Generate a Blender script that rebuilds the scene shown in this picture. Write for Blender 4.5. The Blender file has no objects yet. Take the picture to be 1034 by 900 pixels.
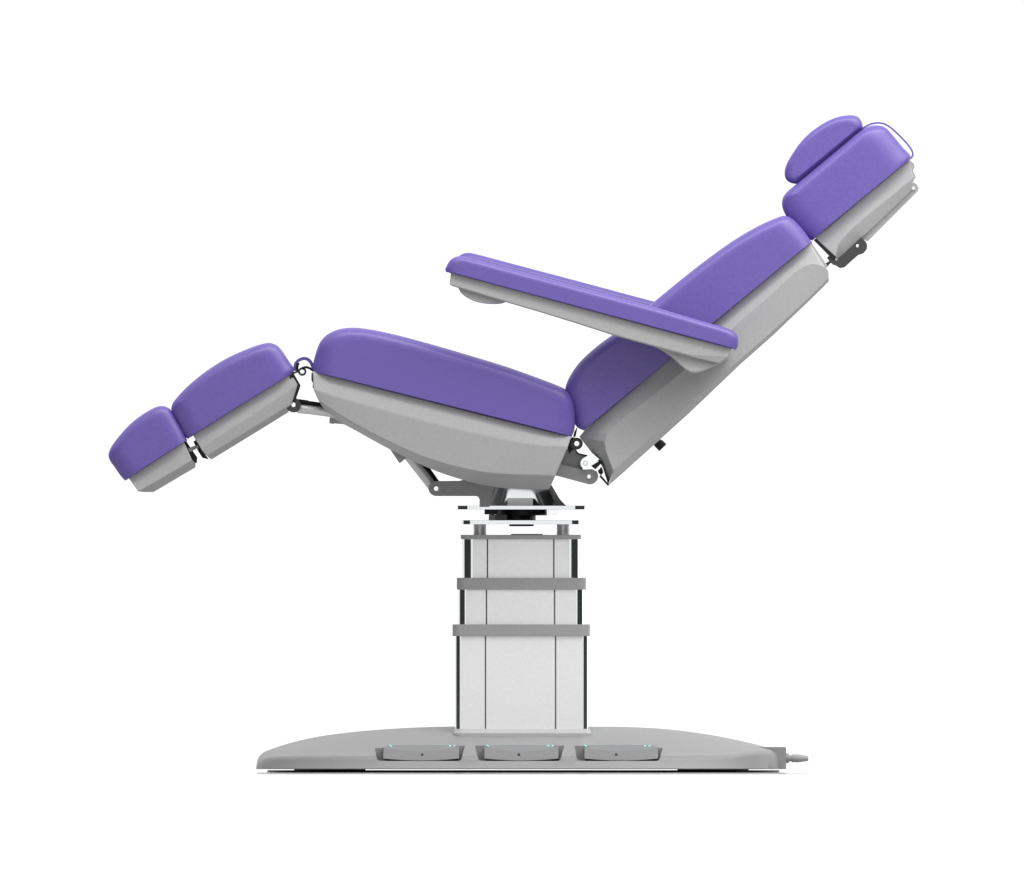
import bpy, bmesh, math
from mathutils import Vector

sc = bpy.context.scene
COL = sc.collection
S = 0.002                      # metres per photo pixel
CX, FLOOR_PY = 517.0, 780.0


def X(px): return (px - CX) * S
def Z(py): return (FLOOR_PY - py) * S
def P(p): return (X(p[0]), Z(p[1]))

# ------------------------------------------------------------------ materials
def material(name, color, rough=0.5, metal=0.0, grain=0.0, grain_scale=900.0, bump=0.0, spec=0.5,
             coat=0.0, emit=None, emit_strength=0.0, rough_var=0.0):
    m = bpy.data.materials.new(name)
    m.use_nodes = True
    nt = m.node_tree
    b = nt.nodes['Principled BSDF']
    b.inputs['Base Color'].default_value = (*color, 1)
    b.inputs['Roughness'].default_value = rough
    b.inputs['Metallic'].default_value = metal
    b.inputs['Specular IOR Level'].default_value = spec
    b.inputs['Coat Weight'].default_value = coat
    b.inputs['Coat Roughness'].default_value = 0.25
    if emit:
        b.inputs['Emission Color'].default_value = (*emit, 1)
        b.inputs['Emission Strength'].default_value = emit_strength
    if grain or bump or rough_var:
        tc = nt.nodes.new('ShaderNodeTexCoord')
        nz = nt.nodes.new('ShaderNodeTexNoise')
        nz.inputs['Scale'].default_value = grain_scale
        nz.inputs['Detail'].default_value = 3.0
        nt.links.new(tc.outputs['Object'], nz.inputs['Vector'])
        if grain:
            mr = nt.nodes.new('ShaderNodeMapRange')
            mr.inputs['From Min'].default_value = 0.3
            mr.inputs['From Max'].default_value = 0.7
            mr.inputs['To Min'].default_value = 1 - grain
            mr.inputs['To Max'].default_value = 1 + grain
            nt.links.new(nz.outputs['Fac'], mr.inputs['Value'])
            mx = nt.nodes.new('ShaderNodeVectorMath')
            mx.operation = 'SCALE'
            mx.inputs[0].default_value = color
            nt.links.new(mr.outputs['Result'], mx.inputs['Scale'])
            nt.links.new(mx.outputs['Vector'], b.inputs['Base Color'])
        if bump:
            bp = nt.nodes.new('ShaderNodeBump')
            bp.inputs['Strength'].default_value = bump
            bp.inputs['Distance'].default_value = 0.0006
            nt.links.new(nz.outputs['Fac'], bp.inputs['Height'])
            nt.links.new(bp.outputs['Normal'], b.inputs['Normal'])
        if rough_var:
            m2 = nt.nodes.new('ShaderNodeMapRange')
            m2.inputs['To Min'].default_value = rough - rough_var
            m2.inputs['To Max'].default_value = rough + rough_var
            nt.links.new(nz.outputs['Fac'], m2.inputs['Value'])
            nt.links.new(m2.outputs['Result'], b.inputs['Roughness'])
    return m


M = {
    'vinyl': material('purple_vinyl', (0.119, 0.083, 0.333), 0.38, grain=0.10, grain_scale=300, bump=0.08, spec=0.5),
    'plastic': material('grey_moulded_plastic', (0.35, 0.35, 0.35), 0.46, grain=0.06, grain_scale=300, bump=0.10, spec=0.3),
    'base': material('grey_base_plastic', (0.255, 0.255, 0.255), 0.42, grain=0.05, grain_scale=300, bump=0.06, spec=0.35),
    'collar': material('mid_grey_collar', (0.325, 0.325, 0.325), 0.5, grain=0.05, grain_scale=210, spec=0.3),
    'alu': material('anodised_aluminium_panel', (0.82, 0.82, 0.82), 0.40, 0.55, grain=0.03, grain_scale=210),
    'chrome': material('polished_aluminium', (0.76, 0.79, 0.80), 0.12, 1.0),
    'steel': material('bright_steel', (0.93, 0.95, 0.96), 0.16, 1.0),
    'dull_steel': material('grey_steel_plate', (0.235, 0.235, 0.235), 0.45, 0.0, grain=0.08, grain_scale=210),
    'tube': material('grey_tube', (0.6, 0.6, 0.6), 0.35, 0.4),
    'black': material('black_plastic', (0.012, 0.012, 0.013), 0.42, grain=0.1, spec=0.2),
    'dark': material('dark_grey_plastic', (0.034, 0.034, 0.035), 0.36, spec=0.5),
    'groove': material('dark_joint', (0.06, 0.06, 0.06), 0.6),
    'led': material('cyan_indicator', (0.2, 0.8, 0.8), 0.3, emit=(0.38, 1.0, 0.95), emit_strength=0.85),
    'glass': material('pedal_glazing', (0.39, 0.405, 0.405), 0.35, spec=0.5),
    'floor': material('polished_white_floor', (0.45, 0.45, 0.45), 0.05, grain=0.01, grain_scale=30, spec=0.5),
}

# ------------------------------------------------------------------ object helpers
def link(name, me, mat, parent=None, smooth=30, bevel=0.0, seg=2, bevel_angle=25):
    o = bpy.data.objects.new(name, me)
    COL.objects.link(o)
    if mat is not None:
        me.materials.append(mat)
    if smooth:
        for p in me.polygons:
            p.use_smooth = True
        me.set_sharp_from_angle(angle=math.radians(smooth))
    if bevel:
        b = o.modifiers.new('bevel', 'BEVEL')
        b.width = bevel
        b.segments = seg
        b.limit_method = 'ANGLE'
        b.angle_limit = math.radians(bevel_angle)
        b.harden_normals = True
    if parent is not None:
        o.parent = parent
    return o


def mesh_from(bm, name):
    bmesh.ops.recalc_face_normals(bm, faces=bm.faces)
    me = bpy.data.meshes.new(name)
    bm.to_mesh(me)
    bm.free()
    return me


def resample(pts, n):
    d = [0.0]
    for a, b in zip(pts, pts[1:]):
        d.append(d[-1] + math.hypot(b[0] - a[0], b[1] - a[1]))
    out, j = [], 0
    for i in range(n):
        t = d[-1] * i / (n - 1)
        while j < len(d) - 2 and d[j + 1] < t:
            j += 1
        f = 0 if d[j + 1] == d[j] else (t - d[j]) / (d[j + 1] - d[j])
        f = min(max(f, 0), 1)
        out.append((pts[j][0] + (pts[j + 1][0] - pts[j][0]) * f, pts[j][1] + (pts[j + 1][1] - pts[j][1]) * f))
    return out


def spline(pts, sub=8):
    """centripetal Catmull-Rom through the points"""
    q = [Vector(p) for p in pts]
    q = [q[0] * 2 - q[1]] + q + [q[-1] * 2 - q[-2]]
    out = []
    for i in range(1, len(q) - 2):
        p0, p1, p2, p3 = q[i - 1:i + 3]
        t0 = 0
        t1 = t0 + max((p1 - p0).length, 1e-6) ** .5
        t2 = t1 + max((p2 - p1).length, 1e-6) ** .5
        t3 = t2 + max((p3 - p2).length, 1e-6) ** .5
        for k in range(sub):
            t = t1 + (t2 - t1) * k / sub
            a1 = p0 * ((t1 - t) / (t1 - t0)) + p1 * ((t - t0) / (t1 - t0))
            a2 = p1 * ((t2 - t) / (t2 - t1)) + p2 * ((t - t1) / (t2 - t1))
            a3 = p2 * ((t3 - t) / (t3 - t2)) + p3 * ((t - t2) / (t3 - t2))
            b1 = a1 * ((t2 - t) / (t2 - t0)) + a2 * ((t - t0) / (t2 - t0))
            b2 = a2 * ((t3 - t) / (t3 - t1)) + a3 * ((t - t1) / (t3 - t1))
            c = b1 * ((t2 - t) / (t2 - t1)) + b2 * ((t - t1) / (t2 - t1))
            out.append((c.x, c.y))
    out.append(tuple(pts[-1]))
    return out


def cushion_mesh(name, path, y0, y1, r, end_k=0.8, under=1.3, n=90, crown=0.0):
    """path: outline over the top, from one end of the straight underside to the other (photo px).
    Rounded over towards both sides by r px (end_k: how much more the ends are rounded)."""
    path = resample(spline(path), n)
    u = Vector((path[-1][0] - path[0][0], path[-1][1] - path[0][1])).normalized()
    cen = Vector((sum(p[0] for p in path) / n, sum(p[1] for p in path) / n))
    v = Vector((-u.y, u.x))
    if (cen - Vector(path[0])).dot(v) < 0:
        v = -v
    K = 9
    area2 = sum(path[i][0] * path[(i + 1) % n][1] - path[(i + 1) % n][0] * path[i][1] for i in range(n))
    wind = 1 if area2 > 0 else -1
    rings = [list(path)]
    cur = [Vector(p) for p in path]
    done = 0.0
    for k in range(1, K + 1):
        a = math.pi / 2 * k / K
        target = r * (1 - math.cos(a))
        steps = max(1, int(math.ceil((target - done) / 0.4)))
        st = (target - done) / steps
        bst = under * (math.sin(a) - math.sin(math.pi / 2 * (k - 1) / K)) / steps
        for _ in range(steps):
            nw = []
            for i, p in enumerate(cur):
                if i == 0:
                    nw.append(p + u * st * (1 + end_k) + v * bst)
                    continue
                if i == n - 1:
                    nw.append(p - u * st * (1 + end_k) + v * bst)
                    continue
                t = (cur[i + 1] - cur[i - 1]).normalized()
                nn = Vector((-t.y, t.x)) * wind
                mult = 1 + end_k * nn.dot(u) ** 2
                q = p + nn * st * mult
                # keep above the (raised) underside
                nw.append(q)
            cur = [Vector(c) for c in resample([(p.x, p.y) for p in nw], n)]
        done = target
        rings.append([(c.x, c.y) for c in cur])
    w = (y1 - y0) / 2
    ym = (y0 + y1) / 2
    rm = r * S * 1.0
    bm = bmesh.new()
    allr = []
    for side in (-1, 1):
        rs = []
        for k in range(K + 1):
            a = math.pi / 2 * k / K
            y = ym + side * (w - rm + rm * math.sin(a))
            rs.append([bm.verts.new((X(p[0]), y, Z(p[1]))) for p in rings[k]])
        # one more ring just inside the flat, so the flat keeps its own normal
        last = rings[K]
        c = Vector((sum(p[0] for p in last) / n, sum(p[1] for p in last) / n))
        y = ym + side * w
        rs.append([bm.verts.new((X(p[0] + (c.x - p[0]) * .06), y, Z(p[1] + (c.y - p[1]) * .06))) for p in last])
        allr.append(rs)
    for rs in allr:
        for A, B in zip(rs, rs[1:]):
            for i in range(n):
                j = (i + 1) % n
                bm.faces.new((A[i], A[j], B[j], B[i]))
        bm.faces.new(rs[-1])
    A, B = allr[0][0], allr[1][0]
    for i in range(n):
        j = (i + 1) % n
        bm.faces.new((A[i], A[j], B[j], B[i]))
    return mesh_from(bm, name)


def resample_y(y, n):
    if isinstance(y, (int, float)):
        return [y] * n
    return y


def shell_mesh(name, lines, ys, yc=0.0):
    """lines: matching polylines (photo px) running from the top edge down to the keel, ys: half width of each."""
    n = max(len(l) for l in lines)
    L = [l if len(l) == n else resample(l, n) for l in lines]
    bm = bmesh.new()
    YS = [resample_y(y, n) for y in ys]
    near = [[bm.verts.new((X(p[0]), yc - y, Z(p[1]))) for p, y in zip(l, yy)] for l, yy in zip(L, YS)]
    far = [[bm.verts.new((X(p[0]), yc + y, Z(p[1]))) for p, y in zip(l, yy)] for l, yy in zip(L, YS)]
    def q(*vs):
        try:
            bm.faces.new(vs)
        except ValueError:
            pass
    for k in range(len(L) - 1):
        for i in range(n - 1):
            q(near[k][i], near[k][i + 1], near[k + 1][i + 1], near[k + 1][i])
            q(far[k][i], far[k][i + 1], far[k + 1][i + 1], far[k + 1][i])
        for e in (0, n - 1):
            q(near[k][e], near[k + 1][e], far[k + 1][e], far[k][e])
    for k in (0, len(L) - 1):
        for i in range(n - 1):
            q(near[k][i], near[k][i + 1], far[k][i + 1], far[k][i])
    bmesh.ops.remove_doubles(bm, verts=bm.verts, dist=1e-5)
    return mesh_from(bm, name)


def prism_bm(bm, poly, y0, y1, px=True):
    pts = [P(p) for p in poly] if px else poly
    a = [bm.verts.new((p[0], y0, p[1])) for p in pts]
    b = [bm.verts.new((p[0], y1, p[1])) for p in pts]
    bm.faces.new(a)
    bm.faces.new(b[::-1])
    n = len(a)
    for i in range(n):
        j = (i + 1) % n
        bm.faces.new((a[i], b[i], b[j], a[j]))


def prism(name, poly, y0, y1, mat, parent, bevel=0.0, smooth=30, seg=2):
    bm = bmesh.new()
    prism_bm(bm, poly, y0, y1)
    return link(name, mesh_from(bm, name), M[mat], parent, smooth, bevel, seg)


def fillet(poly, r, seg=5):
    """round the corners of a 2D polygon; r a number or one per corner"""
    out = []
    n = len(poly)
    for i in range(n):
        rr = r[i] if isinstance(r, (list, tuple)) else r
        p0, p, p1 = Vector(poly[i - 1]), Vector(poly[i]), Vector(poly[(i + 1) % n])
        a, b = (p0 - p), (p1 - p)
        la, lb = a.length, b.length
        if rr <= 0 or la < 1e-6 or lb < 1e-6:
            out.append(tuple(p))
            continue
        a.normalize(); b.normalize()
        ang = a.angle(b)
        t = min(rr / math.tan(ang / 2), la * .49, lb * .49)
        s, e = p + a * t, p + b * t
        for k in range(seg + 1):
            f = k / seg
            c = s * (1 - f) ** 2 + p * 2 * f * (1 - f) + e * f ** 2
            out.append((c.x, c.y))
    return out


def circle(c, r, n=24, a0=0, a1=360):
    m = n if a1 - a0 >= 360 else n + 1
    return [(c[0] + r * math.cos(math.radians(a0 + (a1 - a0) * i / n)),
             c[1] + r * math.sin(math.radians(a0 + (a1 - a0) * i / n))) for i in range(m)]


def tube_bm(bm, p, q, r, n=20):
    p, q = Vector(p), Vector(q)
    d = (q - p).normalized()
    s = d.cross(Vector((0, 1, 0)))
    if s.length < 1e-3:
        s = d.cross(Vector((1, 0, 0)))
    s.normalize()
    t = d.cross(s)
    A, B = [], []
    for i in range(n):
        a = 2 * math.pi * i / n
        o = s * math.cos(a) * r + t * math.sin(a) * r
        A.append(bm.verts.new(p + o)); B.append(bm.verts.new(q + o))
    for i in range(n):
        j = (i + 1) % n
        bm.faces.new((A[i], A[j], B[j], B[i]))
    bm.faces.new(A[::-1]); bm.faces.new(B)


def rod(name, p, q, y, rpx, mat, parent, n=20):
    bm = bmesh.new()
    tube_bm(bm, (X(p[0]), y, Z(p[1])), (X(q[0]), y, Z(q[1])), rpx * S, n)
    return link(name, mesh_from(bm, name), M[mat], parent, 40)


def pin(name, c, rpx, y0, y1, mat, parent):
    return prism(name, circle(c, rpx, 20), y0, y1, mat, parent, bevel=rpx * S * .2)


def ring_bm(bm, c, ro, ri, y0, y1, n=28):
    O = [P(p) for p in circle(c, ro, n)]
    I = [P(p) for p in circle(c, ri, n)]
    v = {}
    for nm, pts in (('O', O), ('I', I)):
        for y in (y0, y1):
            v[nm, y] = [bm.verts.new((p[0], y, p[1])) for p in pts]
    for i in range(n):
        j = (i + 1) % n
        bm.faces.new((v['O', y0][i], v['O', y0][j], v['O', y1][j], v['O', y1][i]))
        bm.faces.new((v['I', y0][j], v['I', y0][i], v['I', y1][i], v['I', y1][j]))
        bm.faces.new((v['O', y0][j], v['O', y0][i], v['I', y0][i], v['I', y0][j]))
        bm.faces.new((v['O', y1][i], v['O', y1][j], v['I', y1][j], v['I', y1][i]))


def strip_mesh(name, path, t, y0, y1, sub=8):
    """a band following a path (photo px), t px thick"""
    p = [Vector(c) for c in spline(path, sub)]
    o, inn = [], []
    for i, c in enumerate(p):
        a = p[min(i + 1, len(p) - 1)] - p[max(i - 1, 0)]
        a.normalize()
        nn = Vector((-a.y, a.x)) * t / 2
        o.append(tuple(c + nn)); inn.append(tuple(c - nn))
    bm = bmesh.new()
    prism_bm(bm, o + inn[::-1], y0, y1)
    return mesh_from(bm, name)


def extrude_z(name, poly, z0, z1, mat, parent, bevel=0.0, smooth=30):
    """poly in world x,y; extruded from z0 to z1"""
    bm = bmesh.new()
    a = [bm.verts.new((p[0], p[1], z0)) for p in poly]
    b = [bm.verts.new((p[0], p[1], z1)) for p in poly]
    bm.faces.new(a[::-1]); bm.faces.new(b)
    n = len(a)
    for i in range(n):
        j = (i + 1) % n
        bm.faces.new((a[i], a[j], b[j], b[i]))
    return link(name, mesh_from(bm, name), M[mat], parent, smooth, bevel)


def round_rect(x0, x1, y0, y1, r, seg=10):
    out = []
    for cx, cy, a in ((x1 - r, y1 - r, 0), (x0 + r, y1 - r, 90), (x0 + r, y0 + r, 180), (x1 - r, y0 + r, 270)):
        for k in range(seg + 1):
            t = math.radians(a + 90 * k / seg)
            out.append((cx + r * math.cos(t), cy + r * math.sin(t)))
    return out


def part_copy(o, parent, dx=0, dy=0, dz=0, deep=True):
    c = o.copy()
    COL.objects.link(c)
    c.parent = parent
    c.location = (o.location.x + dx, o.location.y + dy, o.location.z + dz)
    if deep:
        for ch in o.children:
            part_copy(ch, c)
    return c

# ------------------------------------------------------------------ setting
bm = bmesh.new()
bmesh.ops.create_circle(bm, cap_ends=True, segments=96, radius=6.0)
floor = link('floor', mesh_from(bm, 'floor'), M['floor'], None, 0)
floor['kind'] = 'structure'
floor['label'] = 'plain white polished studio floor under the chair'

chair = bpy.data.objects.new('treatment_chair', None)
COL.objects.link(chair)
chair['label'] = 'reclined treatment chair with purple vinyl cushions on grey shells and a telescopic column'
chair['category'] = 'chair'

# ------------------------------------------------------------------ base
PROFILE = [(258.6, 775.6), (259.6, 769), (261.3, 764.7), (266.6, 759.6), (278.3, 755), (289, 751.5), (314.5, 745.2),
           (346.4, 740.4), (378, 737.3), (421, 734.7), (455, 733.8), (526, 733.6), (600, 733.9), (635, 734.3), (668, 736),
           (694.8, 738.8), (729.7, 744.4), (755.8, 750), (771.5, 754), (781, 758), (787, 763), (789.6, 769), (790.3, 775.6)]


def lerp_tab(tab, x):
    if x <= tab[0][0]:
        return tab[0][1]
    for a, b in zip(tab, tab[1:]):
        if x <= b[0]:
            return a[1] + (b[1] - a[1]) * (x - a[0]) / (b[0] - a[0])
    return tab[-1][1]


SHOULDER = [(258.6, 775.9), (261, 770), (265, 766), (272, 763.6), (285, 762.5), (310, 762), (690, 762), (725, 761.8), (742, 760.4), (756, 758.3), (768, 757), (778, 757.6), (784, 761), (787, 765), (789.6, 771), (790.3, 776)]


def base_mesh():
    prof = spline(PROFILE, 6)
    bot = 776.8
    x0, x1 = prof[0][0], prof[-1][0]
    xm, hl = (x0 + x1) / 2, (x1 - x0) / 2
    bm = bmesh.new()
    rows = []
    for (x, top) in prof:
        u = min(abs(x - xm) / (hl + 1.0), 1)
        w = 0.300 * max(1 - u ** 3.4, 0.0008) ** (1 / 2.6)
        h = bot - top
        sh = max(min(lerp_tab(SHOULDER, x), bot - .5), top + .4)     # shoulder height
        drop = sh - top
        r = min((bot - sh) * .55, 7.0)
        half = [(w - 0.0015, bot), (w, bot - min(.8, h * .2))]
        lean = min(.010, w * .1) * min(1, h / 30)
        for k in range(6):
            a = math.pi / 2 * k / 5
            half.append((w - lean - r * S * 1.8 * (1 - math.cos(a)), sh + r * (1 - math.sin(a)) * .9))
        ysh = half[-1][0]
        for k in range(1, 15):
            t = 1 - k / 14
            half.append((ysh * t, top + drop * t ** 1.5 * 1.0 + 0))
        row = [(-y, z) for y, z in half] + [(y, z) for y, z in half[-2::-1]]
        rows.append([bm.verts.new((X(x), y, Z(z))) for y, z in row])
    m = len(rows[0])
    for A, B in zip(rows, rows[1:]):
        for i in range(m - 1):
            bm.faces.new((A[i], A[i + 1], B[i + 1], B[i]))
        bm.faces.new((A[-1], A[0], B[0], B[-1]))
    bm.faces.new(rows[0][::-1]); bm.faces.new(rows[-1])
    return mesh_from(bm, 'base')


PEDALS = [(376.5, 379.8, 470.6, 466.5), (478.5, 482.5, 571.0, 566.5), (579.5, 582.0, 671.5, 667.0)]
b0 = bpy.data.objects.new('base_blank', base_mesh())
COL.objects.link(b0)
cbm = bmesh.new()
for (l, lb, r, rb) in PEDALS:
    # the pocket narrows with depth, so its cheeks slope and its floor falls forward
    fr = [(l - 7, 748), (r + 7, 748), (rb + 2, 769.8), (lb - 2, 769.8)]
    bk = [(l - 1.5, 748), (r + 1.5, 748), (rb - 4, 767.6), (lb + 4, 767.6)]
    fa = [cbm.verts.new((X(p[0]), -0.40, Z(p[1]))) for p in fillet(fr, [0, 0, 3, 3], 4)]
    ba = [cbm.verts.new((X(p[0]), -0.205, Z(p[1]))) for p in fillet(bk, [0, 0, 3, 3], 4)]
    cbm.faces.new(fa); cbm.faces.new(ba[::-1])
    for i in range(len(fa)):
        j = (i + 1) % len(fa)
        cbm.faces.new((fa[i], ba[i], ba[j], fa[j]))
cut = bpy.data.objects.new('cut', mesh_from(cbm, 'cut'))
COL.objects.link(cut)
mod = b0.modifiers.new('cut', 'BOOLEAN')
mod.operation = 'DIFFERENCE'
mod.object = cut
mod.solver = 'EXACT'
dg = bpy.context.evaluated_depsgraph_get()
bme = bpy.data.meshes.new_from_object(b0.evaluated_get(dg))
for o in (b0, cut):
    bpy.data.objects.remove(o)
bme.name = 'base'
bme.materials.clear()
base = link('base', bme, M['base'], chair, 32, .0016, 2, 40)
shadow_outline = []  # added black sheet under the base, stands in for its contact shadow
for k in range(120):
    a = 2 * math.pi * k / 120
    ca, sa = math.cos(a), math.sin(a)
    shadow_outline.append(((X(270) + X(787)) / 2 + (X(787) - X(270)) / 2 * math.copysign(abs(ca) ** .6, ca), .275 * math.copysign(abs(sa) ** .75, sa)))
extrude_z('base_contact_shadow', shadow_outline, Z(779.9), Z(777.9), 'black', chair)

# feet
for fx0, fx1 in ((297, 369), (684, 756)):
    for y in (-0.17, 0.17):
        prism('base_foot', fillet([(fx0, 775.6), (fx1, 775.6), (fx1, 779.95), (fx0, 779.95)], .4, 2), y - .035, y + .035, 'black', chair)
# socket block and cord at the right end
sock = prism('cable_socket', fillet([(760, 754.4), (793.8, 754.4), (793.8, 776.7), (760, 776.7)], [0, 1.8, .6, 0], 4), -0.09, 0.09, 'base', chair, .0015)
bm = bmesh.new()
prof = [(793.0, 4.9), (796.2, 4.9), (796.6, 3.3), (799.5, 3.3), (800, 4.1), (801.5, 4.1), (802, 3.7), (804, 4.2), (808, 3.8), (815.6, 2.6), (816.2, 2.3)]
n = 20
rs = []
for i, (x, r) in enumerate(prof):
    cy = 765.8 + (x - 793) * .01
    rs.append([bm.verts.new((X(x), r * S * math.cos(2 * math.pi * k / n), Z(cy) + r * S * math.sin(2 * math.pi * k / n))) for k in range(n)])
for A, B in zip(rs, rs[1:]):
    for k in range(n):
        bm.faces.new((A[k], A[(k + 1) % n], B[(k + 1) % n], B[k]))
bm.faces.new(rs[0][::-1]); bm.faces.new(rs[-1])
link('cable_gland', mesh_from(bm, 'cable_gland'), M['collar'], sock, 35)

# foot pedals
for (l, lb, r, rb), pinx, leds in zip(PEDALS, (426.3, 524.0, 622.2), ((394.5, 454.4, 459.0), (492.6, 553.7, 558.0), (591.5, 651.3, 655.9))):
    a, b = l + 10.5, r - 7.0
    mid = (a + b) / 2
    top = [(a + (b - a) * t, 753.4 + 4.0 * (1 - (2 * t - 1) ** 2)) for t in [i / 16 for i in range(17)]]
    botm = [(b - (b - a) * t, 766.2 + 2.0 * (1 - (2 * t - 1) ** 2)) for t in [i / 16 for i in range(17)]]
    ped = bpy.data.meshes.new('foot_pedal')
    bm = bmesh.new()
    # front face leans back: the top edge lies deeper than the bottom edge
    poly = top + botm
    fr, bk = [], []
    for p in poly:
        f = (p[1] - 753) / 15
        fr.append(bm.verts.new((X(p[0]), -0.268 - 0.010 * f, Z(p[1]))))
        bk.append(bm.verts.new((X(p[0]), -0.208, Z(p[1]))))
    bm.faces.new(fr); bm.faces.new(bk[::-1])
    for i in range(len(poly)):
        j = (i + 1) % len(poly)
        bm.faces.new((fr[i], bk[i], bk[j], fr[j]))
    ped = link('foot_pedal', mesh_from(bm, 'foot_pedal'), M['base'], chair, 30, .0012)
    lens = [(a + 3 + (b - a - 6) * t, 752.2 - .5 * (1 - (2 * t - 1) ** 2)) for t in [i / 16 for i in range(17)]]
    prism('pedal_cover', lens + [(p[0], p[1] + .3) for p in top[::-1]][1:-1], -0.235, -0.206, 'glass', ped, .0005)
    yp = -0.268 - 0.010 * (762 - 753) / 15
    bm = bmesh.new()
    ring_bm(bm, (pinx, 762), 1.25, .55, yp - .0012, yp + .004, 16)
    prism_bm(bm, circle((pinx, 762), .56, 12), yp + .001, yp + .004)
    link('pedal_screw', mesh_from(bm, 'pedal_screw'), M['dark'], ped, 30)
    for i, lx in enumerate(leds):
        s = 1.4 if i == 0 else 1.0
        d = .55 if i == 0 else -.2
        prism('indicator_light', fillet([(lx - s, 752.6 - d), (lx + s, 752.8 + d), (lx + s, 753.6 + d), (lx - s, 753.3 - d)], .5, 3), -0.2700, -0.262, 'led', ped)

# ------------------------------------------------------------------ column
def column_section(pxl, pxr, g0, g1, pyt, pyb, yh, r):
    """rounded aluminium profile with two shallow joints on each long face; the flats carry satin panels"""
    x0, x1, gw, gd = X(pxl), X(pxr), .0024, .004
    core = extrude_z('column_section', round_rect(x0, x1, -yh, yh, r, 14), Z(pyb), Z(pyt), 'chrome', chair)
    t = 0.0015
    for s in (-1, 1):
        spans = ((x0 + r + .0006, X(g0) - gw / 2), (X(g0) + gw / 2, X(g1) - gw / 2), (X(g1) + gw / 2, x1 - r - .0006))
        for a, b in spans:
            bm = bmesh.new()
            y0, y1 = (-yh - t, -yh + .002) if s < 0 else (yh - .002, yh + t)
            prism_bm(bm, [(a, Z(pyb)), (b, Z(pyb)), (b, Z(pyt)), (a, Z(pyt))], y0, y1, px=False)
            link('column_panel', mesh_from(bm, 'column_panel'), M['alu'], core, 30, .0005)
        for g in (g0, g1):
            bm = bmesh.new()
            y0, y1 = (-yh - .0004, -yh + .002) if s < 0 else (yh - .002, yh + .0004)
            prism_bm(bm, [(X(g) - gw / 2, Z(pyb)), (X(g) + gw / 2, Z(pyb)), (X(g) + gw / 2, Z(pyt)), (X(g) - gw / 2, Z(pyt))], y0, y1, px=False)
            link('column_joint', mesh_from(bm, 'column_joint'), M['groove'], core, 0)
    return core


column_section(466.2, 586.2, 492.2, 559.2, 544.2, 590, 0.100, .022)
column_section(462.3, 590.0, 491.2, 560.0, 590.0, 637, 0.106, .0165)
column_section(459.3, 594.3, 490.2, 561.0, 637.0, 742, 0.112, .012)
extrude_z('column_collar', round_rect(X(461.2), X(591.7), -.112, .112, .018), Z(595.5), Z(583.6), 'collar', chair, .001)
extrude_z('column_collar', round_rect(X(456.9), X(595.7), -.119, .119, .018), Z(642.4), Z(630.6), 'collar', chair, .001)
# light skirt where the column enters the base
sk = round_rect(X(457.6), X(597.2), -.131, .131, .02)
sk2 = round_rect(X(459.4), X(595.4), -.120, .120, .018)
bm = bmesh.new()
lo = [bm.verts.new((p[0], p[1], Z(746))) for p in sk]
mi = [bm.verts.new((p[0], p[1], Z(740.5))) for p in sk]
hi = [bm.verts.new((p[0], p[1], Z(736.2))) for p in sk2]
for A, B in ((lo, mi), (mi, hi)):
    for i in range(len(A)):
        j = (i + 1) % len(A)
        bm.faces.new((A[i], A[j], B[j], B[i]))
bm.faces.new(lo[::-1]); bm.faces.new(hi)
link('column_skirt', mesh_from(bm, 'column_skirt'), material('pale_grey_plastic', (.42, .42, .42), .45, grain=.03), chair, 25)

# head plates
tp = extrude_z('head_plate', round_rect(X(465.2), X(586.8), -.108, .108, .012), Z(544.6), Z(540.2), 'plastic', chair, .0006)
extrude_z('cover_plate', round_rect(X(516), X(548), -.05, .05, .004), Z(540.4), Z(539.2), 'plastic', tp)
for sx in (484.5, 568.6):
    for y in (-.07, .07):
        bm = bmesh.new()
        tube_bm(bm, (X(sx), y, Z(540.3)), (X(sx), y, Z(529.4)), 6.4 * S, 28)
        link('spacer_post', mesh_from(bm, 'spacer_post'), M['tube'], chair, 40)
extrude_z('mounting_plate', round_rect(X(465.3), X(587), -.108, .108, .022, 12), Z(529.6), Z(525.4), 'chrome', chair, .0005)
def disc(name, px0, px1, py0, py1, mat, parent, bevel=.0005, n=72):
    cx, r = (X(px0) + X(px1)) / 2, (X(px1) - X(px0)) / 2
    return extrude_z(name, [(cx + r * math.cos(2 * math.pi * k / n), r * math.sin(2 * math.pi * k / n)) for k in range(n)], Z(py1), Z(py0), mat, parent, bevel)
disc('bearing', 501, 552.3, 514.4, 520.6, 'black', chair)
disc('bearing', 503, 541.0, 520.6, 525.5, 'black', chair)
disc('bearing_nut', 514, 539.0, 529.4, 531.6, 'black', chair)
prism('stop_block', [(489.2, 514.4), (503, 514.4), (503, 519.6), (489.2, 519.6)], -.07, -.045, 'black', chair, .0004)
prism('stop_block', fillet([(493.5, 519.6), (500, 519.6), (500, 525.4), (493.5, 525.4)], [1.2, 0, 0, 0], 3), -.068, -.05, 'collar', chair, .0004)
prism('stop_block', [(500, 519.8), (512, 519.8), (512, 525.4), (500, 525.4)], -.066, -.045, 'dark', chair, .0006)
prism('stop_block', [(553.2, 514.4), (564, 514.4), (564, 519.6), (553.2, 519.6)], -.03, -.01, 'steel', chair, .0004)
c1, c2, k1, k2 = X(461.0), X(591.8), 9.5 * S, .019
extrude_z('swivel_plate', fillet([(c1, -.105 + k2), (c1 + k1, -.105), (c2 - k1, -.105), (c2, -.105 + k2), (c2, .105 - k2), (c2 - k1, .105), (c1 + k1, .105), (c1, .105 - k2)], .012, 10), Z(514.6), Z(510.7), 'chrome', chair, .0005, 45)
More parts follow.
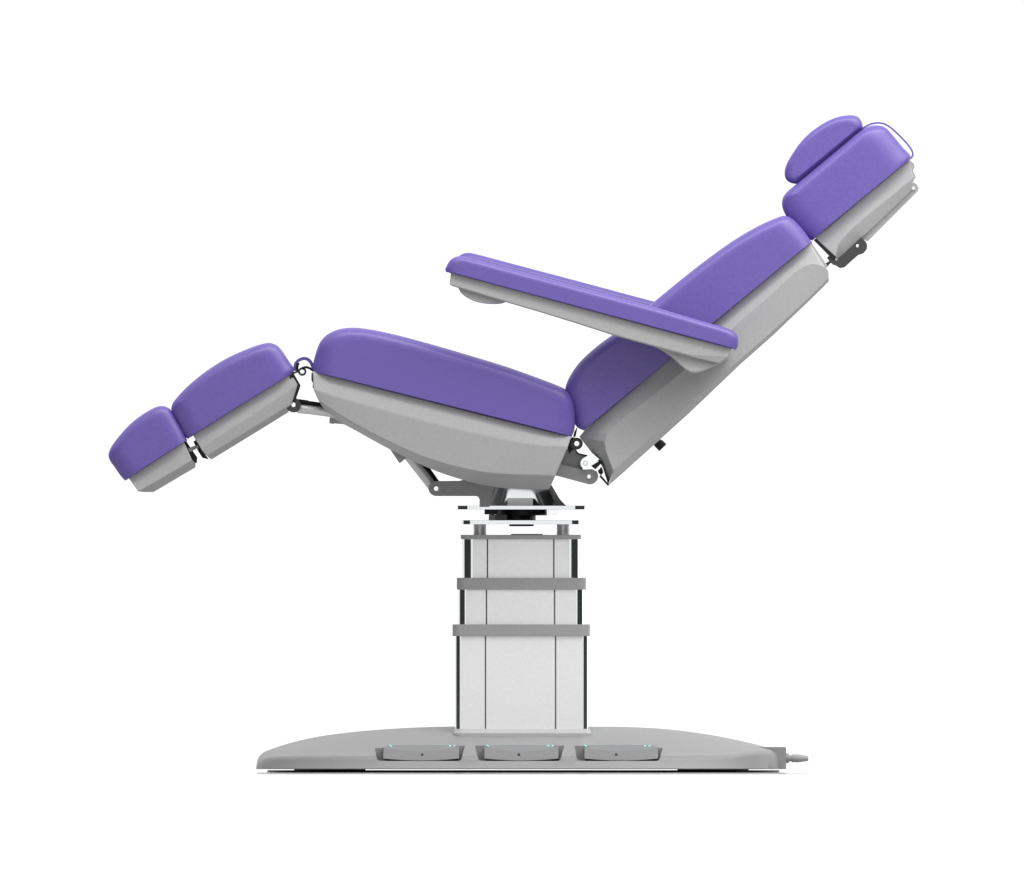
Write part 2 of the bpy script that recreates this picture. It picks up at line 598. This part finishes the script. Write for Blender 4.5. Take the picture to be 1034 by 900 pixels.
# polished bracket between swivel plate and seat
bm = bmesh.new()
rings = []
for (l, r, py, yh, rr) in ((486.2, 566.5, 510.8, .078, .052), (488.6, 564.2, 504.5, .078, .052), (494.5, 556.8, 490.0, .078, .046), (496, 555, 478, .078, .046)):
    rings.append([bm.verts.new((p[0], p[1], Z(py))) for p in round_rect(X(l), X(r), -yh, yh, rr, 12)])
for A, B in zip(rings, rings[1:]):
    for i in range(len(A)):
        j = (i + 1) % len(A)
        bm.faces.new((A[i], A[j], B[j], B[i]))
bm.faces.new(rings[0][::-1]); bm.faces.new(rings[-1])
br = link('swivel_bracket', mesh_from(bm, 'swivel_bracket'), M['chrome'], chair, 40)
prism('bracket_block', [(512.3, 503.2), (538.2, 503.2), (538.2, 511), (512.3, 511)], -.090, -.05, 'tube', br, .0006)
prism('bracket_recess', [(538.2, 503.4), (540.3, 503.6), (543.6, 508.4), (546, 510.8), (538.2, 510.8)], -.0785, -.06, 'black', br)
prism('bracket_recess', [(512.3, 504.5), (505.5, 510.8), (512.3, 510.8)], -.0785, -.06, 'dull_steel', br)
prism('bracket_wing', [(484, 511), (493.5, 492), (500, 492), (489, 511)], -.055, .055, 'dull_steel', br)
prism('bracket_wing', [(556, 489), (557.3, 490.6), (565.3, 504.2), (571.6, 510.8), (560, 510.8), (552, 495)], -.055, .055, 'dull_steel', br)

# ------------------------------------------------------------------ seat
SEAT = [(316.2, 376.0), (315.4, 371.5), (317.7, 361.0), (320.2, 352.5), (323.6, 345.0), (330.4, 338.0), (341, 333.0), (356, 331.0),
        (375, 333.0), (407, 340.0), (449.6, 351.8), (480, 360.8), (510, 370.0), (540, 380.6), (562, 389), (570, 392.8), (576, 399.8), (579.6, 411), (580.6, 424), (580, 434), (577.0, 441.6)]
link('seat_cushion', cushion_mesh('seat_cushion', SEAT, -.29, .29, 11.5, 0.9, n=130), M['vinyl'], chair, 40)
T = [(315.6, 374.6), (347.4, 383), (394, 395), (439, 406.5), (480, 417), (512, 425), (546, 433.4), (576.9, 440.9)]
A_ = [(316.6, 393.4), (347.4, 403.2), (385.7, 413.7), (439, 428), (480, 437.5), (512, 444.6), (546, 449.6), (573.5, 451.2)]
B_ = [(322, 405), (347.4, 422), (394, 447), (436, 464.6), (480, 475.8), (512, 479.2), (546, 480.4), (560.5, 481.0)]
C_ = [(331.5, 420.6), (352, 431), (394, 454), (439, 475.2), (480, 488), (505, 492.5), (533, 494.2), (554.5, 494.2)]
def dens(l, k=5): return resample_keep(l, k)
def resample_keep(l, k):
    return spline(l, k)
seat_shell = link('seat_shell', shell_mesh('seat_shell', [dens(T), dens(A_), dens(B_), dens(C_)], [.278, .288, .284, .19]), M['plastic'], chair, 22, .0025, 3, 8)

# ------------------------------------------------------------------ backrest
BACK = [(590.0, 434.9), (584.4, 432.6), (580.2, 428.0), (578.4, 420), (574.8, 410), (571.6, 402), (570.5, 395), (572, 387.6), (576.0, 379), (586, 365.2), (604.5, 348.5), (619.4, 337.6),
        (640, 321.5), (660, 305.2), (689.5, 281.0), (715, 261.2), (740.7, 243.0), (766, 228.2), (784, 220.2), (791, 218.0), (795.6, 218.6), (801.4, 222.2), (811.2, 232.6), (820.0, 244.8)]
link('back_cushion', cushion_mesh('back_cushion', BACK, -.265, .265, 11, .7, n=150), M['vinyl'], chair, 40)
T = [(614.2, 489.6), (608.4, 471.5), (599, 459), (585, 441.2), (589.8, 435.4), (600, 426.8), (620, 410.2), (640, 393.4), (668, 370.0), (700, 343.4), (738, 311.9), (775, 281.4), (800, 260.8), (806, 255.9), (812, 251), (817.3, 246.7), (818.4, 245.9), (827, 259.5), (834.5, 271.0)]
A_ = [(619.4, 475.0), (615.2, 464.5), (611.8, 455), (610.6, 446), (613.4, 438.4), (620, 431), (633, 419.6), (650, 406.5), (675, 387), (704, 363.5), (740, 331.3), (775, 300.5), (803, 274.8), (812, 268.8), (821, 266.6), (829.5, 268.2), (833.4, 270.4), (835.2, 272.4), (836.4, 274.0)]
B_ = [(619.2, 475.4), (623, 472), (627, 468.5), (633, 463), (640, 457), (648, 450), (657, 442), (670, 431), (690, 413.3), (712, 393.6), (745, 365.0), (779, 335.6), (797, 319), (808, 309), (817, 300.6), (823, 294.6), (828, 289.6), (833, 284.4), (836.8, 280.4)]
C_ = [(614.6, 490.4), (619, 486.4), (624.6, 481.5), (632, 475), (639, 468.5), (648, 460.5), (657, 452.4), (672, 438.8), (695, 418), (716, 398.0), (748, 367.5), (782, 337.4), (799, 321), (810, 310.6), (818.6, 302.4), (824.5, 296.6), (829, 292.2), (833.6, 287.6), (837.0, 284.0)]
yT = [.19, .20, .21, .222, .232, .238, .243] + [.246] * 9 + [.245, .243, .241]
yA = [.262] * 16 + [.261, .259, .256]
yB = [.257] * 18 + [.254]
back_shell = link('back_shell', shell_mesh('back_shell', [T, A_, B_, C_], [yT, yA, yB, .249]), M['plastic'], chair, 14, .002, 3, 9)
bm = bmesh.new()
tube_bm(bm, (X(663), -.12, Z(446)), (X(666), -.12, Z(449.5)), 4.6 * S, 20)
tube_bm(bm, (X(665), -.12, Z(447.6)), (X(669.4), -.12, Z(452.2)), 5.2 * S, 8)
kn = link('release_knob', mesh_from(bm, 'release_knob'), M['black'], chair, 35, .001)

# ------------------------------------------------------------------ leg and foot rest
LEG = [(189.6, 443.4), (185.5, 439.2), (179.0, 427), (174.2, 418.2), (172.9, 413.0), (174.2, 407.5), (178.4, 401.8), (189.4, 390.2), (206.4, 376.2), (227.6, 362.6), (249, 352.8), (264, 347.6), (272.5, 346.4), (279.8, 349.0), (285.5, 355.2), (292.5, 366), (296.9, 372.4), (295.9, 377.3)]
link('leg_cushion', cushion_mesh('leg_cushion', LEG, -.262, .262, 11, .9, n=120), M['vinyl'], chair, 40)
T = [(194.4, 439.0), (199.4, 435.9), (214.4, 426.6), (239.4, 411.1), (265.4, 394.8), (293.0, 375.8)]
A_ = [(204.6, 456.2), (208.2, 449.2), (219, 441.5), (243, 426.6), (270, 409.0), (300.6, 388.6)]
B_ = [(209.2, 460.6), (213, 458.2), (224, 451.5), (246, 438.2), (270, 423.4), (294.4, 408.4)]
C_ = [(213.0, 464.2), (217, 462.0), (227, 455.9), (248, 443.0), (270.5, 429.2), (291.4, 416.2)]
link('leg_shell', shell_mesh('leg_shell', [T, A_, B_, C_], [.246, .256, .252, .215]), M['plastic'], chair, 14, .002, 3, 9)

FOOT = [(126.6, 485.6), (122.5, 481.5), (115.5, 471.6), (110.8, 464.8), (109.4, 459.5), (111.7, 452.4), (120.2, 440.6), (134, 426.0), (151, 414.3), (160, 410.4), (165.8, 410.3), (171.4, 413.0), (178.2, 424), (185.4, 436.8), (189.2, 445.0)]
link('foot_cushion', cushion_mesh('foot_cushion', FOOT, -.262, .262, 10, .9, n=110), M['vinyl'], chair, 40)
T = [(129.4, 482), (149.4, 469.4), (167.4, 458), (185.4, 445.6)]
A_ = [(139.6, 496.4), (158, 485.8), (176, 475.4), (194.0, 464.6)]
B_ = [(147, 497.0), (164, 488), (181, 478), (197.6, 468.0)]
C_ = [(155, 497.0), (168, 489.4), (182, 481.0), (197.2, 472.2)]
link('foot_shell', shell_mesh('foot_shell', [T, A_, B_, C_], [.246, .256, .245, .215]), M['plastic'], chair, 14, .0015, 3, 9)

# joint between foot and leg rest
for y in (-.21, .21):
    hb = prism('foot_hinge', [(184, 447.6), (188, 445.4), (192, 451.5), (199.3, 462.2), (198.8, 467.6), (195, 467.8)], y - .02, y + .02, 'black', chair, .0006)
    prism('hinge_link', fillet([(189.4, 453.2), (196, 450.4), (199.6, 449.6), (201, 453.0), (198.4, 453.0), (193.4, 456.0), (191, 456.2)], .5, 2), y - .026, y + .012, 'dull_steel', hb, .0003)
    prism('hinge_plate', [(195.2, 446.0), (199, 444.0), (203, 451.8), (207.6, 459.6), (211, 464), (204.4, 462.4), (200.2, 456.0)], y - .018, y + .018, 'black', hb, .0004)

# joint between leg rest and seat
for y in (-.22, .22):
    bm = bmesh.new()
    ring_bm(bm, (305.2, 375.4), 4.3, 2.2, y - .012, y + .012)
    hg = link('leg_hinge', mesh_from(bm, 'leg_hinge'), M['dark'], chair, 35)
    link('hinge_link', strip_mesh('hinge_link', [(305, 371.9), (309.5, 371.0), (313.6, 372.6), (318.5, 376.6)], 2.3, y - .012, y + .012), M['black'], hg, 30)
    link('hinge_link', strip_mesh('hinge_link', [(293.5, 379.4), (297, 376.6), (301.6, 375.4)], 2.0, y - .012, y + .012), M['dark'], hg, 30)
    prism('hinge_plate', [(314.4, 377), (318.5, 374.6), (319.5, 394), (315.6, 391.5), (316, 387), (314.4, 384)], y - .012, y + .012, 'black', hg)
    prism('hinge_plate', [(292.6, 379), (296.8, 377.6), (303.6, 389.6), (299.8, 400.4), (297.4, 406), (292, 404)], y - .03, y + .02, 'black', hg, .0006)
    prism('hinge_pin', circle((305.2, 375.4), 2.0, 18), y - .0135, y + .0135, 'steel', hg)
for y in (-.235,):
    pv = prism('link_pivot', circle((296.6, 409.2), 7.4, 32), y - .012, y + .012, 'dark', chair, .0012)
    pin('pivot_pin', (296.4, 409.0), 2.3, y - .0145, y + .0145, 'steel', pv)
    rod('link_tube', (297, 405.8), (330, 410.4), y + .045, 3.0, 'black', pv)
    rod('link_tube', (300, 412.2), (342, 418.0), y + .022, 4.4, 'tube', pv)
    prism('link_sleeve', [(301, 403.0), (311.4, 404.3), (311.4, 407.5), (300.5, 406)], y + .02, y + .07, 'black', pv)
    prism('link_sleeve', [(301, 413), (309.8, 414.0), (309.8, 418.4), (301, 417.3)], y + .016, y + .03, 'tube', pv)
prism('rail_tab', [(331.6, 414), (333.0, 421.5), (332.4, 427.4), (337, 428.4), (337.4, 427.6), (348, 428.6), (352, 424), (340, 414)], -.17, -.12, 'plastic', chair)
link('cushion_strap', strip_mesh('cushion_strap', [(298.4, 374.5), (298.2, 368.6), (300.6, 364.8), (304.4, 362.6), (308.6, 362.2), (312.4, 364.2), (314.6, 367.4), (316.6, 373.5)], 3.3, -.19, -.06), M['vinyl'], chair, 40)
link('strap_lining', strip_mesh('strap_lining', [(300.3, 375.4), (300.1, 370.0), (301.5, 366.6)], 2.8, -.192, -.06), M['black'], chair, 40)

# ------------------------------------------------------------------ lifting gear under the seat
arm_pl = [(484.2, 512), (484.2, 504.5), (483, 501.8), (480.5, 501.0), (440.0, 501.0)] + circle((440.2, 493.4), 7.5, 14, 90, 262)[1:] + [(445, 485.8), (464, 485.6), (478, 482), (500, 488), (494, 512)]
la = prism('lift_arm', arm_pl, -.115, -.095, 'dull_steel', chair, .0008)
pin('pivot_pin', (440.4, 493.3), 2.6, -.1185, -.09, 'steel', la)
rod('lift_tube', (405.5, 451.5), (436.4, 491.0), -.082, 4.9, 'tube', chair)
rod('lift_rod', (420, 460), (440.4, 489.0), -.045, 4.3, 'black', chair)
prism('rail_tab', [(392.5, 452), (403.6, 468.0), (409.2, 463.4), (412, 458), (400, 448)], -.12, -.05, 'plastic', chair)

# linkage between seat and backrest
bm = bmesh.new()
ring_bm(bm, (582.4, 448.0), 6.1, 2.5, -.20, -.18)
rh = link('back_hinge', mesh_from(bm, 'back_hinge'), M['dark'], chair, 35)
prism('hinge_pin', circle((582.4, 448.0), 2.3, 18), -.2015, -.178, 'steel', rh)
prism('hinge_plate', [(572, 449), (577.4, 441.4), (582.6, 442.4), (583, 444.2), (578.6, 445.6), (577, 450), (579.2, 452.8), (575, 458)], -.199, -.18, 'black', rh, .0004)
prism('hinge_plate', [(580.0, 436), (583.4, 430), (582.6, 434.6), (581.2, 441.2), (578.6, 441.2)], -.19, -.17, 'black', rh)
bp = prism('link_plate', [(556, 455), (577.0, 452.6), (579.0, 453.4), (582.8, 457.8), (592.4, 460.4), (590.5, 466), (588, 475), (566, 472)], -.195, -.175, 'dull_steel', chair, .0004)
link('link_edge', strip_mesh('link_edge', [(576.6, 452.4), (580.2, 453.6), (583.6, 457.8), (588, 459.2), (593, 460.2)], 1.5, -.197, -.17), M['black'], bp, 30)
lp = prism('lower_link', [(550, 464), (568.2, 469.6), (589.4, 474.2), (597.8, 473.8), (602.4, 476.0)] + circle((595.6, 480.8), 8.4, 12, -20, 100) + [(565, 481.2), (550, 478)], -.215, -.195, 'dull_steel', chair, .0008)
pin('pivot_pin', (594.7, 481.3), 2.1, -.2185, -.19, 'steel', lp)
cl = prism('clevis', [(605.4, 463.8), (598.0, 457.4), (587.8, 463.2)] + [(587.5, 463.9)] + circle((591.2, 468.0), 5.3, 12, 225, 60)[0:0] + [(586.4, 465.6), (585.9, 468.2), (586.6, 470.8), (588.3, 472.7), (590.8, 473.5), (593.6, 472.9), (596, 471.4)], -.225, -.205, 'steel', chair, .0006)
bm = bmesh.new()
ring_bm(bm, (591.1, 468.0), 2.5, 1.5, -.228, -.21)
link('pivot_pin', mesh_from(bm, 'pivot_pin'), M['tube'], cl, 35)
sp = prism('gas_spring', [(596.8, 470.6), (606, 464.8), (608.4, 468.2), (601.6, 474.4)], -.222, -.20, 'black', chair, .0006)
prism('spring_sleeve', [(601, 474.2), (606.6, 468.6), (607.4, 470), (603.0, 476.4)], -.2235, -.202, 'steel', sp)
prism('spring_rod', [(603.6, 475.6), (607.4, 471.0), (609.4, 477), (607, 480.2), (604.6, 478)], -.221, -.20, 'black', sp, .0004)
prism('shell_lip', [(605, 481.2), (606.8, 479.8), (615, 489.4), (614, 491)], -.22, .22, 'black', back_shell)

# ------------------------------------------------------------------ armrests
PAD = [(450.6, 274.7), (449.4, 273.0), (450.8, 268.8), (454.5, 262.8), (459.4, 259.7), (465.5, 258.6), (475, 260.6), (500, 267.2), (540, 277.8), (580, 288.4), (620, 299.2), (656.6, 309.0),
       (687.7, 317.9), (717.5, 326.6), (733, 331.2), (741.2, 335.0), (745.4, 340.4), (745.9, 344.6), (744.6, 351.0), (742.6, 353.2)]
ARM_TOP = [(455.2, 275.2), (470, 279.4), (500, 287.4), (540, 298.2), (580, 309.1), (620, 319.9), (660, 330.8), (700, 341.6), (739, 351.8)]
ARM_LOW = [(454.0, 287.2), (470, 291.9), (500, 301.0), (540, 312.7), (580, 325.0), (620, 337.8), (660, 348.8), (697, 358.8), (735.0, 360.6)]
ARM_BOT = [(456.2, 288.8), (470, 292.9), (500, 302.0), (540, 313.7), (580, 326.0), (620, 338.9), (660, 350.0), (696, 360.0), (726, 367.0)]
BRK = [(640, 342.0), (659, 349.4), (665.5, 352.2), (671, 355.6), (679.6, 362.0), (687, 369.0), (691.8, 373.2), (697, 376.3), (704, 376.8), (712, 374.2), (725.6, 368.2), (735.8, 362.8), (737.5, 356), (700, 344)]
YA = -.335
arm = link('armrest', shell_mesh('armrest', [ARM_TOP, ARM_LOW, ARM_BOT], [.033, .034, .031], YA), M['plastic'], chair, 18, .0015, 3, 12)
link('arm_pad', cushion_mesh('arm_pad', PAD, YA - .042, YA + .042, 6.5, .7, 1.4, n=150), M['vinyl'], arm, 40)
bm = bmesh.new()
prism_bm(bm, BRK, YA - .022, YA + .085)
link('arm_bracket', mesh_from(bm, 'arm_bracket'), M['plastic'], arm, 25, .004, 3, 20)
lens = [(462.7, 289.6), (465.6, 295), (469.6, 298.8), (478.7, 303.6), (488, 305.9), (498, 306.7), (505.8, 306.2), (510.6, 304.6)]
sl = spline(lens, 4)
pm = prism('arm_boss', sl + [(500, 299), (480, 293)], YA - .025, YA + .020, 'plastic', arm, .0006)
link('boss_trim', strip_mesh('boss_trim', lens, .9, YA - .0245, YA + .0205, 4), M['vinyl'], pm, 40)
# the far armrest sits a touch further back and higher on its rail
part_copy(arm, chair, dx=8 * S, dy=-2 * YA, dz=3.2 * S)

# ------------------------------------------------------------------ headrest
HEAD = [(820.0, 243.2), (811.8, 237.2), (803, 228.4), (795.8, 220.6), (792, 215.0), (789.6, 207.6), (790.2, 200.6), (794.2, 194.4), (804.8, 185.6), (825, 168.8), (848, 149.6), (871.5, 130.6), (879, 127.4), (888, 126.9), (894.4, 129.2), (902, 137.2), (911, 148.2), (919.6, 157.8), (919.6, 160.8)]
T = [(824.2, 239.8), (850, 218.2), (885, 188.8), (917.6, 161.4)]
A_ = [(842.8, 262.5), (855, 236), (887, 209.4), (922.6, 180)]
hs = [
    [(823.4, 240.6), (832, 233.4), (850, 218.2), (870, 201.4), (895, 180.4), (917.8, 161.0)],
    [(843.4, 259.0), (847.0, 245.2), (861, 230.0), (878, 216), (900, 198), (922.4, 179.6)],
    [(844.6, 262.6), (852, 256.8), (868, 242.4), (886, 225.6), (903, 209.6), (921.0, 191.8)],
]
hd = link('headrest', shell_mesh('headrest', hs, [.135, .146, .136]), M['plastic'], chair, 14, .0015, 3, 9)
link('headrest_cushion', cushion_mesh('headrest_cushion', HEAD, -.158, .158, 11, 1.3, n=130), M['vinyl'], hd, 40)
prism('headrest_cap', fillet([(912, 166.5), (917.6, 161.4), (922.8, 165.0), (923.6, 168.6), (921.9, 172.6), (924.7, 179.0), (922.6, 182.8), (916, 186)], [0, 1, 2, 1, 1, 1, 1, 0], 3), -.128, .128, 'plastic', hd, .001)
# back plate with the hole at its top corner
bm = bmesh.new()
c = (922.2, 190.0)
outer = [(870, 240.5), (918.0, 193.5), (919.5, 188.0), (922.6, 184.2), (925.8, 186.0), (927.8, 189.8), (926.8, 193.2), (876.0, 244.0)]
prism_bm(bm, outer, -.128, .128)
rp = link('rear_plate', mesh_from(bm, 'rear_plate'), M['plastic'], hd, 25, .0008)
bm = bmesh.new()
ring_bm(bm, (922.3, 190.0), 2.6, 1.7, -.1305, -.127)
link('plate_eyelet', mesh_from(bm, 'plate_eyelet'), M['collar'], rp, 30)
prism('eyelet_pin', circle((922.3, 190.0), 1.7, 16), -.1295, -.127, 'steel', rp)
lev = [(843.2, 264.2), (843.8, 268.0), (848.3, 271.0), (852.8, 270.0), (860, 263.4), (866.6, 257.6), (872, 255.9), (875.4, 251.4), (875.6, 247), (874.0, 243.8), (869.8, 239.4)]
lv = prism('headrest_lever', fillet(lev, [2, 2.5, 3, 3, 0, 4, 4, 3, 3, 3, 1], 4), -.155, -.125, 'dark', hd, .002, 35, 3)
pin('lever_pin', (865.7, 248.4), 1.6, -.157, -.13, 'steel', lv)
prism('headrest_post', [(831.4, 269.4), (833.4, 266.2), (837.4, 263.6), (835, 260.6), (836.6, 258.6), (844, 262), (845, 268.6), (841.4, 267.6), (839, 265.6), (834.6, 270.4)], -.05, -.02, 'dull_steel', hd, .0004)
prism('headrest_post', [(821.5, 242.6), (825.6, 239.4), (845.0, 259.6), (842, 263.4)], -.12, .12, 'dark', hd, .0004)
# thin rear lip of the backrest shell
prism('shell_lip', [(814.5, 248.4), (819.4, 245.4), (835.4, 268.4), (832.0, 275)], -.235, .235, 'plastic', back_shell, .0004)

# ------------------------------------------------------------------ neck pillow
pil = bpy.data.objects.new('neck_pillow', None)
COL.objects.link(pil)
pil['label'] = 'purple half-moon neck pillow strapped on top of the headrest'
pil['category'] = 'pillow'
PIL = [(805.0, 186.0), (799.8, 185.2), (794.6, 182.4), (792.3, 177.6), (793.2, 168.6), (799.5, 156.4), (812.2, 139.6), (829, 126.2), (843.9, 118.9), (857.6, 116.5), (865.6, 117.8), (869.8, 122.4), (871.2, 127.6), (870.6, 131.6)]
body = link('pillow_body', cushion_mesh('pillow_body', PIL, -.135, .135, 7, .3, 5, n=110), M['vinyl'], pil, 40)
link('pillow_strap', strip_mesh('pillow_strap', [(870, 130.6), (873.6, 128.2), (880, 125.3), (886.5, 124.3), (893, 125.4), (900, 129.6), (910, 138.9), (917.8, 147.6), (921.4, 153.8), (921.4, 157.6), (919.2, 160.8)], 1.8, -.05, .05, 8), M['vinyl'], pil, 40)

# ------------------------------------------------------------------ world: white studio, dark flags front left and right
w = bpy.data.worlds.new('World')
sc.world = w
w.use_nodes = True
nt = w.node_tree
bg = nt.nodes['Background']
tc = nt.nodes.new('ShaderNodeTexCoord')
sep = nt.nodes.new('ShaderNodeSeparateXYZ')
nt.links.new(tc.outputs['Generated'], sep.inputs[0])


def node(op, a, b=None):
    m = nt.nodes.new('ShaderNodeMath')
    m.operation = op
    for i, v in enumerate((a, b)):
        if v is None:
            continue
        if isinstance(v, (int, float)):
            m.inputs[i].default_value = v
        else:
            nt.links.new(v, m.inputs[i])
    return m.outputs[0]


def smooth(v, a, b):
    m = nt.nodes.new('ShaderNodeMapRange')
    m.interpolation_type = 'SMOOTHSTEP'
    m.inputs['From Min'].default_value = a
    m.inputs['From Max'].default_value = b
    nt.links.new(v, m.inputs['Value'])
    return m.outputs['Result']


x_, y_, z_ = sep.outputs
ax = node('ABSOLUTE', x_)
flag = node('MULTIPLY', node('MULTIPLY', smooth(ax, .24, .34), smooth(y_, .22, .08)), node('MULTIPLY', smooth(z_, .52, .40), smooth(z_, -.6, -.5)))
lum = node('SUBTRACT', 1.08, node('MULTIPLY', flag, 1.05))
lum = node('ADD', lum, node('MULTIPLY', smooth(z_, .35, .9), .25))
lum = node('ADD', lum, node('MULTIPLY', node('MULTIPLY', smooth(x_, .35, .85), smooth(y_, .05, .35)), .9))
nt.links.new(lum, bg.inputs['Color'])
bg.inputs['Strength'].default_value = 1.0

# ------------------------------------------------------------------ lamps
def area(name, loc, target, sx, sy, power):
    l = bpy.data.lights.new(name, 'AREA')
    l.shape = 'RECTANGLE'
    l.size, l.size_y = sx, sy
    l.energy = power
    o = bpy.data.objects.new(name, l)
    COL.objects.link(o)
    o.location = loc
    o.rotation_euler = (Vector(target) - Vector(loc)).to_track_quat('-Z', 'Y').to_euler()
    return o


area('key_lamp', (1.85, -1.75, 2.6), (0.3, 0, .75), 2.0, 2.0, 52)
area('strip_lamp', (0.2, -1.7, 3.5), (0.1, 0, .75), 3.6, .45, 60)

# ------------------------------------------------------------------ camera
cam = bpy.data.cameras.new('camera')
cam.type = 'ORTHO'
cam.ortho_scale = 1034 * S
cam.clip_end = 100
co = bpy.data.objects.new('camera', cam)
COL.objects.link(co)
pitch = math.radians(0.04)
D = 7.0
co.location = (0, -D * math.cos(pitch), Z(450) + D * math.sin(pitch))
co.rotation_euler = (math.pi / 2 - pitch, 0, 0)
sc.camera = co

sc.view_settings.view_transform = 'Standard'
sc.view_settings.look = 'None'
sc.view_settings.exposure = 0
sc.view_settings.gamma = 1
sc.cycles.use_denoising = True
